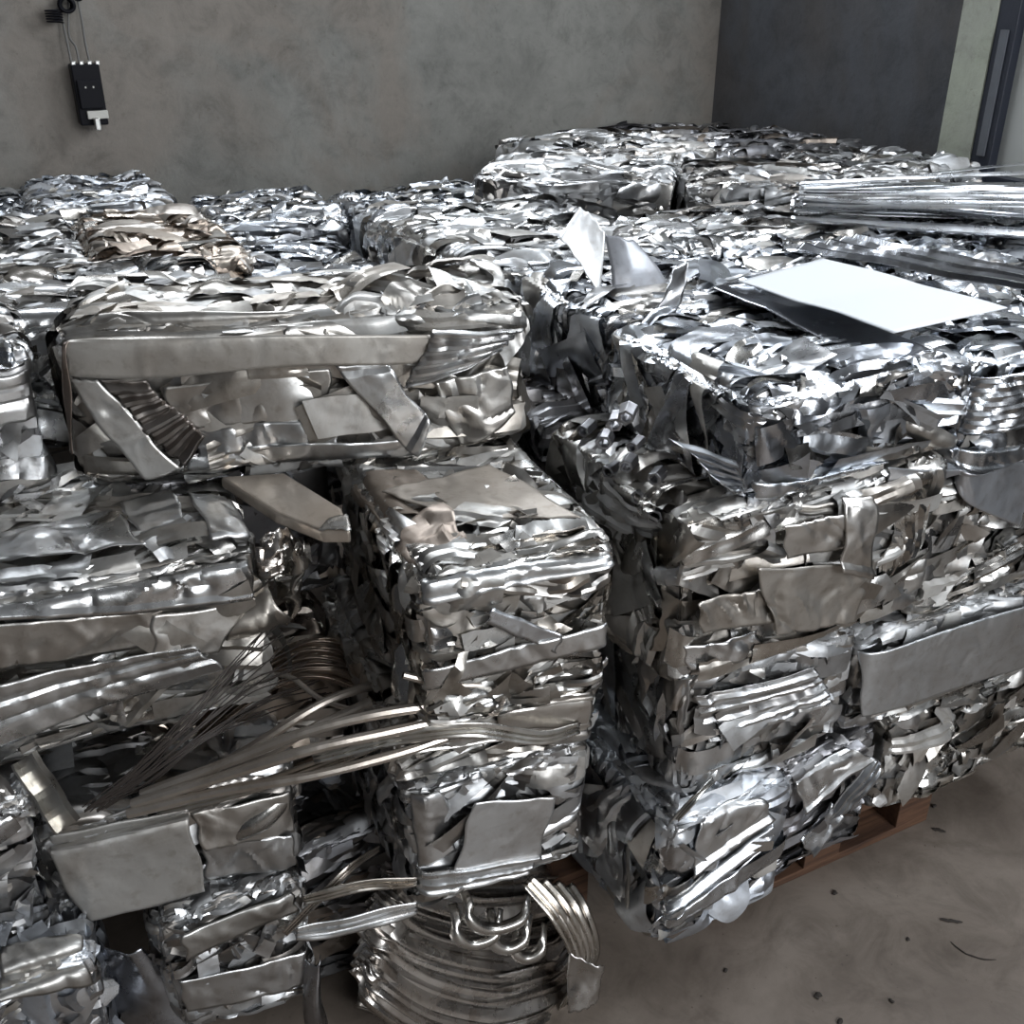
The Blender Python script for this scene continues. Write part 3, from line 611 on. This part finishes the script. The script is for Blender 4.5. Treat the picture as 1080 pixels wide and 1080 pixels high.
# white foam sheet lying on top
zp = 1.228
pc_ = [atz(778, 300, zp), atz(868, 275, zp+.005), atz(1062, 326, zp-0.004), atz(942, 354, zp)]
tag(free_sheet('white_sheet', [pc_[0]+np.array([0, 0, .004]), pc_[3], pc_[2], pc_[1]], (0, 0, 0.006), 0.03, res=0.01, material=M_PAPER, seed=4, thick=0.002, lobes=0.002), 'blank white sheet lying flat on the right-hand stack', 'sheet')
tag(free_sheet('dark_metal_sheet', [atz(750, 308, 1.212), atz(790, 290, 1.212), atz(985, 372, 1.205), atz(940, 378, 1.205)], (0, 0, 0.0), 0.5, (0.42, 0.44, 0.48), 0.22, seed=12, kind='flat'), 'dark striped metal sheet sticking out under the near edge of the white sheet', 'metal sheet')
tag(free_sheet('curved_metal_strip', [atz(838, 258, 1.225), atz(1100, 316, 1.215), atz(1100, 300, 1.225), atz(905, 252, 1.23)], (0, 0, 0.012), 0.5, (0.5, 0.52, 0.56), 0.2, seed=13, kind='ribs'), 'dark shiny curved strips lying along the far edge of the white sheet', 'metal sheet')
# stack of long flat strips
t = tag(empty('flat_strip_bundle', (2.13, 1.86, 1.2)), 'bundle of long straight flat strips lying across the top beside the right wall', 'metal strips')
rs = np.random.default_rng(3)
q = [atz(838, 238, 1.215), atz(842, 212, 1.215), atz(1100, 200, 1.215), atz(1100, 256, 1.215)]
for i in range(26):
    f0 = rs.uniform(0, 1); wd = rs.uniform(0.05, 0.14); lv = 0.002*i*1.1
    a0, b0 = q[0]*(1-f0)+q[1]*f0, q[3]*(1-f0)+q[2]*f0
    f1_ = min(1.05, f0+wd); a1, b1 = q[0]*(1-f1_)+q[1]*f1_, q[3]*(1-f1_)+q[2]*f1_
    sh = rs.uniform(-0.04, 0.03); dd = (b0-a0)*sh; z = np.array([0, 0, lv])
    free_sheet('flat_strip', rel(t, [a0+dd+z, b0+dd+z, b1+dd+z, a1+dd+z]), (0, 0, rs.uniform(-.004, .008)), 0.15, tuple(np.array((0.62, 0.64, 0.67))*rs.uniform(0.8, 1.2)), 0.3, parent=t, seed=100+i, kind=['flat', 'ribs', 'lip'][i % 3], res=0.012)
# flat hollow profile poking forward
t = tag(empty('flat_box_profile', atz(300, 530, 0.985)), 'flat brownish hollow profile poking forward from under the long beige-banded bale', 'metal profile')
V = []; F = []
top = [atz(232, 502, 1.0), atz(300, 498, 1.0), atz(360, 535, 0.992), atz(370, 560, 0.985), atz(340, 560, 0.985), atz(290, 540, 0.99)]
k = len(top); V = rel(t, top)+[v-np.array([0, 0, 0.022]) for v in rel(t, top)]
F = [tuple(range(k))[::-1], tuple(range(k, 2*k))]+[(i, (i+1) % k, (i+1) % k+k, i+k) for i in range(k)]
o = link_mesh('profile_body', np.array(V), F, M_SCRAP, t, np.tile([0.60, 0.53, 0.46, 0.36], (2*k, 1)), np.full(2*k, 0.35), smooth=False)
md = o.modifiers.new('b', 'BEVEL'); md.width = 0.005; md.segments = 3
cx = free_sheet('bent_tip', rel(t, [atz(336, 560, 0.990), atz(370, 560, 0.990), atz(368, 545, 0.995), atz(345, 548, 0.995)]), (0, 0, 0.003), 0.6, (0.75, 0.74, 0.72), 0.3, parent=t, seed=3)
# curled torn sheet end at the right of the big left bale
t = tag(empty('curled_sheet', aty(300, 610, 1.38)), 'torn ragged sheet curling off the right end of the big left bale', 'metal sheet')
th = np.linspace(0, 1, 46); wv = np.linspace(0, 1, 18)
U, V_ = np.meshgrid(th, wv, indexing='ij')
p0 = np.array(aty(268, 660, 1.37)); p1 = np.array(aty(282, 585, 1.36))
ang = 0.3+U*3.6; rad = 0.030*(1+0.5*U)
P = p0+(p1-p0)*V_[..., None]
P = P+np.stack([0.028+0.030*U+0.016*np.sin(ang)*1.2, 0.02+rad*np.cos(ang)*0.9, 0.006*np.sin(V_*20+U*9)], -1)
P[..., 2] += (V_-0.5)*0.012*np.sin(U*18)+0.006*np.sin(U*31)*(V_ > 0.8)
P[..., 0] += 0.007*np.sin(V_*13+U*6)+0.004*np.sin(V_*31)
link_mesh('curled_end', (P-np.array(t.location)).reshape(-1, 3), grid_faces(46, 18), M_SCRAP, t, np.tile([0.6, 0.57, 0.53, 0.28], (46*18, 1))).modifiers.new('g', 'SOLIDIFY').thickness = 0.0016
tp = np.array(aty(290, 585, 1.34))
free_sheet('ragged_lip', rel(t, [tp+[-0.02, 0, -0.01], tp+[0.03, 0, 0.005], tp+[0.028, 0.02, 0.03], tp+[-0.015, 0.02, 0.022]]), (0, -0.012, 0.01), 2.0, (0.66, 0.62, 0.58), 0.25, parent=t, seed=41, res=0.003)
free_sheet('ragged_lip', rel(t, [tp+[-0.03, 0, -0.03], tp+[0.01, -0.01, -0.02], tp+[0.015, 0.01, 0.01], tp+[-0.025, 0.02, 0.012]]), (0, -0.016, 0.0), 2.0, (0.55, 0.50, 0.46), 0.3, parent=t, seed=42, res=0.003)
# leaning channel piece lower left
t = tag(empty('channel_piece', aty(60, 845, 1.28)), 'short U-shaped channel leaning down onto the big tilted square plate', 'metal profile')
e0 = np.array(aty(28, 798, 1.30)); e1 = np.array(aty(74, 870, 1.235)); ax = (e1-e0)/np.linalg.norm(e1-e0)
sd = np.array([0.85, -0.1, 0.35]); sd -= ax*(sd@ax); sd /= np.linalg.norm(sd); up = np.cross(ax, sd)
if up[1] > 0: up = -up
prof = [(-0.016, 0.0), (-0.016, 0.020), (-0.013, 0.020), (-0.013, 0.003), (0.013, 0.003), (0.013, 0.020), (0.016, 0.020), (0.016, 0.0)]
V = []; F = []; n = 8; m_ = 12
for i in range(m_):
    c0 = e0+(e1-e0)*i/(m_-1)+up*0.003*math.sin(i*0.9)
    for (a_, h_) in prof: V.append(c0+sd*a_*(1+0.03*math.sin(i*2))+up*h_)
for i in range(m_-1):
    for k in range(n): F.append((i*n+k, i*n+(k+1) % n, (i+1)*n+(k+1) % n, (i+1)*n+k))
F += [tuple(range(n)), tuple(range((m_-1)*n, m_*n))[::-1]]
link_mesh('channel_body', np.array(rel(t, V)), F, M_SCRAP, t, np.tile([0.62, 0.60, 0.56, 0.32], (len(V), 1)), smooth=False)
# long loose rods / tubes sweeping across
gR = 'loose rods sweeping from the left stack to under the centre bale'
rods = [
 ([(150, 838, 1.24), (230, 808, 1.20), (330, 770, 1.16), (430, 748, 1.13), (522, 742, 1.125)], 0.0081, 'uppermost long rod of the loose sheaf, ending under the centre bale'),
 ([(140, 848, 1.235), (225, 822, 1.19), (330, 790, 1.14), (420, 770, 1.12), (500, 752, 1.11)], 0.0081, 'long rod lying second in the loose sheaf, just below the uppermost long rod'),
 ([(135, 858, 1.23), (230, 835, 1.18), (330, 818, 1.13), (420, 795, 1.11), (470, 778, 1.11)], 0.0075, 'lowest long rod of the loose sheaf, lying above the small plates'),
 ([(200, 826, 1.25), (270, 785, 1.24), (340, 742, 1.25), (390, 724, 1.28), (425, 722, 1.32)], 0.0073, 'rod arching up highest out of the loose sheaf towards the shaded gap'),
 ([(190, 838, 1.24), (275, 800, 1.21), (330, 768, 1.21), (390, 740, 1.24)], 0.0068, 'shorter rod arching up just below the highest arched rod'),
 ([(255, 720, 1.40), (300, 712, 1.36), (340, 738, 1.30), (395, 755, 1.24), (440, 765, 1.2)], 0.0045, 'thin rod dropping through the brown shadow behind the sheaf'),
 ([(425, 712, 1.13), (470, 722, 1.115), (512, 724, 1.11), (530, 735, 1.10), (520, 752, 1.10), (500, 742, 1.105)], 0.0055, 'short rod bent into a hook at the right end of the sheaf'),
]
for pts, r_, lb in rods:
    Pw = spline([aty(u, v, y) for u, v, y in pts], 40); c0 = Pw[0].copy()
    V, F = tube_data(Pw-c0, r_*(1+0.06*np.sin(np.linspace(0, 20, 40))), 9)
    o = link_mesh('metal_rod', V, F, M_SCRAP, None, np.tile([0.55, 0.50, 0.45, 0.34], (len(V), 1)), np.full(len(V), 0.15)); o.location = tuple(c0)
    tag(o, lb, 'rod', gR)
# flat strips under the rods (sheaf)
def strip_from(pts, wd, name, parent, tone, seed, twist=(0, 0.3, 1), n=46, rough=0.3, kind='groove', ys=None):
    P0 = spline(pts, n); T = np.gradient(P0, axis=0); T /= np.linalg.norm(T, axis=1)[:, None]
    tw = np.array(twist, float); S_ = tw-T*(T@tw)[:, None]; S_ /= np.linalg.norm(S_, axis=1)[:, None]; N_ = np.cross(T, S_)
    r = np.random.default_rng(seed); nv = 11; b_ = np.linspace(-0.5, 0.5, nv)
    U = np.linspace(0, 1, n); taper = 1-0.25*np.abs(2*U-1)**4
    h = profile(kind, b_, wd)[None, :]+0.0016*np.sin(U*r.uniform(7, 14)+r.uniform(0, 6))[:, None]*np.cos(b_*3+r.uniform(-1, 1))[None, :]
    V = P0[:, None, :]+S_[:, None, :]*(b_[None, :, None]*wd*taper[:, None, None])+N_[:, None, :]*h[..., None]
    org = np.zeros(3) if parent is None else np.array(parent.location)
    if parent is None: org = P0[0].copy()
    o = link_mesh(name, (V-org).reshape(-1, 3), grid_faces(n, nv), M_SCRAP, parent, np.tile(np.array([*tone, rough]), (n*nv, 1)))
    if parent is None: o.location = tuple(org)
    md = o.modifiers.new('gauge', 'SOLIDIFY'); md.thickness = 0.0018; md.offset = 0
    return o
gS = 'loose flat strips around the sheaf of rods'
for i, (pts, wd, tone, lb) in enumerate([
 ([(165, 855, 1.25), (260, 832, 1.20), (350, 802, 1.15), (430, 770, 1.12), (500, 745, 1.11)], 0.020, (0.66, 0.63, 0.58), 'broad flat strip lying in the middle of the loose sheaf of rods'),
 ([(330, 800, 1.16), (420, 778, 1.12), (500, 770, 1.09), (570, 778, 1.09), (612, 768, 1.10)], 0.024, (0.66, 0.65, 0.62), 'shiny creased strip running right along the foot of the thin profile bale'),
 ([(300, 985, 1.17), (340, 945, 1.17), (370, 915, 1.18), (400, 895, 1.22)], 0.014, (0.60, 0.55, 0.50), 'short light strip slanting up left of the bale with the square plate'),
 ([(312, 985, 1.14), (350, 980, 1.13), (400, 968, 1.12), (440, 958, 1.12)], 0.030, (0.66, 0.67, 0.68), 'bright wide strip just left above the bent profiles'),
 ([(320, 950, 1.17), (380, 935, 1.15), (440, 930, 1.13)], 0.02, (0.55, 0.52, 0.48), 'flat strip directly above the bright wide strip'),
 ([(690, 895, 1.04), (715, 862, 1.03), (735, 840, 1.02), (752, 822, 1.03)], 0.012, (0.66, 0.67, 0.66), 'narrow pale strip slanting across the corner of the right-hand stack'),
]):
    tag(strip_from([aty(*p) for p in pts], wd, 'metal_strip', None, tone, 200+i), lb, 'metal strip', gS)
# brown bent strips in the hollow (between the big left bale and the centre bale)
rs = np.random.default_rng(8)
t = tag(empty('arched_strip_bundle', (0.30, 1.45, 0.69)), 'bundle of thin brown arched strips in the hollow left of the centre bale', 'metal strips')
for i in range(16):
    k = i/15; y = 1.46-0.1*k
    pts = [aty(225-20*k, 735+50*k, y), aty(290, 690+38*k+rs.uniform(-5, 5), y), aty(350, 672+48*k+rs.uniform(-4, 4), y-0.02), aty(415, 712+38*k, y-0.03)]
    strip_from(pts, rs.uniform(0.008, 0.016), 'arched_strip', t, tuple(np.array((0.46, 0.38, 0.32))*rs.uniform(0.75, 1.25)), 300+i, (0, -0.6, 1), 30)
# dark wires
t_pts = []
VV = []; FF = []; n0 = 0
for i in range(24):
    k = rs.uniform(0, 1); j = lambda s=7: rs.uniform(-s, s)
    e = k-0.5
    pts = [aty(100+j(10)+10*e, 852+j(5), 1.27), aty(150+12*e+j(3), 818+18*e+j(3), 1.25), aty(205+16*e+j(4), 770+34*e+j(4), 1.25), aty(262+30*e+j(5), 722+60*e+j(5), 1.29), aty(318+60*e+j(8), 690+90*e+j(8), 1.36)]
    if rs.uniform() < 0.3: pts = pts[:4]
    V, F = tube_data(spline(pts, 26), 0.0011, 5); VV.append(V); FF.append(F+n0); n0 += len(V)
c0 = np.array([0.12, 1.27, 0.62])
o = link_mesh('wire_bundle', np.vstack(VV)-c0, np.vstack(FF), M_WIRE); o.location = tuple(c0)
tag(o, 'tangle of thin dark wires fanning across in front of the big left bale', 'wires')
# bundle of bent ribbed profiles at the bottom
t = tag(empty('bent_profile_bundle', (0.52, 1.2, 0.14)), 'bundle of ribbed profiles bent into nested arcs on the floor under the left-hand stack', 'metal profiles')
for i in range(11):      # shingled bands sweeping down to the right and curling up at the end
    y = 1.075+0.018*i; o_ = 17*i; j = lambda a: rs.uniform(-a, a)
    pts = [aty(374+3.5*i+j(9), 1020-o_*0.7+j(6), y+0.05), aty(402+3*i, 1052-o_*0.85+j(4), y+0.01), aty(455+2*i+j(8), 1084-o_*0.95, y), aty(520+j(9), 1098-o_*1.0, y), aty(572+j(8), 1086-o_*0.95+j(7), y+0.01), aty(598+j(8), 1058-o_*0.8+j(9), y+0.04)]
    strip_from(pts, 0.046+0.012*rs.uniform(), 'bent_profile', t, tuple(np.array((0.60, 0.57, 0.54))*rs.uniform(0.65, 1.15)), 400+i, (0.15*j(1), 0.62, 0.78), 50, 0.28, ['ribs', 'groove', 'lip'][i % 3])
for i in range(6):      # dark layers added behind, standing in for shade inside the bundle
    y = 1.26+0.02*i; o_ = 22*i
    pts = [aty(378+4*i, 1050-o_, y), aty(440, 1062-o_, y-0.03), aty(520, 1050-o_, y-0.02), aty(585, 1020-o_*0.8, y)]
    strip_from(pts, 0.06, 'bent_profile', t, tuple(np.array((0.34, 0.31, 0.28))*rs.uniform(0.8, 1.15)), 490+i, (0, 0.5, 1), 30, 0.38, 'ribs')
for i in range(4):      # tall right-hand arcs
    pts = [aty(556+14*i, 928+2*i, 1.20), aty(588+9*i, 965, 1.15), aty(610+5*i, 1010, 1.12), aty(606-2*i, 1050, 1.11), aty(590-3*i, 1085, 1.12)]
    strip_from(pts, 0.034, 'bent_profile', t, tuple(np.array((0.56, 0.53, 0.49))*rs.uniform(0.75, 1.2)), 430+i, (1, 0.3, 0.3), 40, 0.26, 'groove')
for (u, v, w_, seed) in ((500, 960, 26, 1), (535, 965, 22, 2), (556, 975, 18, 3), (520, 945, 34, 4)):      # inner curled ends
    pts = [aty(u-w_, v-6, 1.17), aty(u-w_*0.7, v+22, 1.13), aty(u, v+36, 1.12), aty(u+w_, v+24, 1.12), aty(u+w_*1.2, v, 1.15)]
    strip_from(pts, 0.022, 'bent_profile', t, (0.60, 0.58, 0.55), 450+seed, (0.4, 0.6, 0.7), 36, 0.26, 'curl')
free_sheet('crushed_plate', rel(t, [aty(600, 1005, 1.08), aty(636, 1015, 1.06), aty(632, 1055, 1.05), aty(598, 1065, 1.06)]), (0, -0.01, 0), 1.2, (0.66, 0.65, 0.64), 0.28, parent=t, seed=77, res=0.004)
free_sheet('crushed_plate', rel(t, [aty(560, 935, 1.3), aty(640, 985, 1.22), aty(625, 1060, 1.2), aty(420, 1060, 1.28)]), (0, -0.01, 0), 1.0, (0.3, 0.28, 0.26), 0.4, parent=t, seed=80, res=0.01)  # dark backing plate added in place of the shade within the bundle
tag(free_sheet('bent_metal_sheet', [aty(105, 985, 1.36), aty(150, 1000, 1.30), aty(215, 1085, 1.28), aty(120, 1090, 1.32)], (0, -0.02, 0), 0.6, (0.42, 0.43, 0.46), 0.3, seed=90), 'dark bent sheet leaning in the shadow between the two bottom left bales', 'metal sheet')
tag(free_sheet('bent_metal_sheet', [aty(320, 1015, 1.22), aty(336, 1010, 1.2), aty(345, 1085, 1.2), aty(322, 1090, 1.2)], (0, -0.02, 0), 0.6, (0.52, 0.53, 0.56), 0.3, seed=91), 'narrow bent sheet standing beside the small upright bottom bale', 'metal sheet')
# ================================================================ CIRCUIT BREAKER ON THE WALL
bp = aty(91, 97, YB)
S = 1.0
cb = tag(empty('circuit_breaker', (bp[0], YB, bp[2])), 'black three-pole circuit breaker hanging on the back wall by its cables', 'circuit breaker')
cb.rotation_euler = (0, math.radians(0), 0)
hw, hh = 0.040*S, 0.088*S
boxes('housing', [(-hw, hw, -0.085, -0.015, -hh, hh*0.93)], M_BLACK, cb, 0.004)
boxes('rating_face', [(-hw*0.8, hw*0.8, -0.100, -0.083, -hh*0.45, hh*0.45)], M_BLACK, cb, 0.003)
boxes('label_strip', [(-hw*0.45, hw*1.03, -0.101, -0.080, -hh*0.78, -hh*0.52)], M_WHITEP, cb, 0.002)
boxes('toggle', [(-0.004, 0.012, -0.128, -0.098, -hh*1.12, -hh*0.72)], M_STEEL, cb, 0.003)
for k in range(4): boxes('terminal_tip', [(-hw+0.004+k*0.0225*S, -hw+0.016+k*0.0225*S, -0.08, -0.05, hh*0.90, hh*1.03)], M_STEEL, cb, 0.002)
for k in range(2): boxes('indicator', [(-0.012+k*0.022, -0.008+k*0.022, -0.1015, -0.099, hh*0.2, hh*0.26)], M_WHITEP, cb)
for i, pts in enumerate([[(76, 70), (71, 45), (66, 22), (64, 8), (66, -12)], [(84, 68), (80, 50), (73, 38), (72, 12), (72, -12)], [(95, 68), (90, 45), (86, 20), (82, 0), (80, -14)]]):
    Pw = spline([aty(u, v, YB-0.062+0.04*min(1, k/3)) for k, (u, v) in enumerate(pts)], 30); c0 = Pw[-1].copy()
    V, F = tube_data(Pw-c0, 0.0034, 8); o = link_mesh('power_cable', V, F, M_CABLE); o.location = tuple(c0)
    tag(o, ['left cable of the three running up from the circuit breaker', 'kinked middle cable of the three running up from the circuit breaker', 'right cable of the three running up from the circuit breaker'][i], 'cable', 'cables of the circuit breaker')
def coil(u, v, R_, turns, label, hgt, seed, thick=0.003, ax='z'):
    c = aty(u, v, YB-0.05); r = np.random.default_rng(seed); n = int(turns*22); tt = np.linspace(0, turns*2*PI, n)
    if ax == 'z': P = np.stack([R_*np.cos(tt), R_*0.8*np.sin(tt), hgt*(tt/tt[-1]-0.5)], 1)
    else: P = np.stack([R_*np.cos(tt)*(1+0.1*np.sin(tt*0.37)), hgt*(tt/tt[-1]-0.5), R_*np.sin(tt)], 1)
    V, F = tube_data(P, thick, 7); o = link_mesh('coiled_cable', V, F, M_BLACK); o.location = tuple(c); tag(o, label, 'cable')
coil(57, 17, 0.022, 5, 'small loose coil of dark wire left of the cables', 0.035, 1, 0.0022)
coil(70, 5, 0.018, 6, 'dark lump of wound cable at the top above the breaker', 0.04, 2, 0.0055, 'y')
coil(82, -4, 0.010, 4, 'small dark knot at the top of the right breaker cable', 0.02, 3, 0.004, 'y')
# ================================================================ FLOOR LITTER
def litter(u, v, L, W, H_, ang, label, seed, bent=0.0):
    c = atz(u, v, 0); r = np.random.default_rng(seed); n = 9
    x = np.linspace(-L/2, L/2, n); P = np.stack([x, bent*(x/L*2)**2*L*0.3+r.normal(0, W*0.15, n), np.full(n, H_/2)], 1)
    V, F = tube_data(P, np.array([0.35, .8, 1, .9, 1.1, .9, 1, .7, .3])*W/2, 7); V[:, 2] = np.clip((V[:, 2]-H_/2)*H_/W+H_/2, 0.0005, None)
    o = link_mesh('floor_litter', V, F, M_DEBRIS); o.location = tuple(c); o.rotation_euler = (0, 0, ang); tag(o, label, 'litter', 'litter on the concrete floor')
litter(1003, 972, 0.045, 0.007, 0.005, -0.65, 'short dark splinter on the floor, farthest right and above the curved wire', 1)
litter(1025, 1009, 0.085, 0.003, 0.003, -1.0, 'long thin curved dark wire on the floor at lower right', 2, 0.6)
litter(862, 1050, 0.014, 0.011, 0.006, 0.3, 'largest dark crumb on the floor, near the bottom edge', 3)
litter(880, 942, 0.012, 0.009, 0.005, 0.9, 'dark crumb on the floor below the shadow of the stack', 4)
litter(985, 851, 0.012, 0.008, 0.006, 0.1, 'dark chip on the floor just beyond the pallet corner', 5)
litter(940, 1056, 0.010, 0.006, 0.004, 1.3, 'tiny chip on the floor at the bottom, right of the largest crumb', 6)
litter(765, 1024, 0.010, 0.007, 0.004, 0.5, 'small chip on the floor left of the largest crumb', 7)
litter(957, 991, 0.010, 0.006, 0.004, 0.5, 'tiny pale-shadowed chip between the crumbs and the splinter', 8)
litter(990, 876, 0.03, 0.010, 0.003, -0.9, 'flat dark flake on the floor a little below the pallet corner', 9)
litter(886, 1078, 0.014, 0.009, 0.005, 0.2, 'dark chip cut by the bottom edge of the photo', 10)
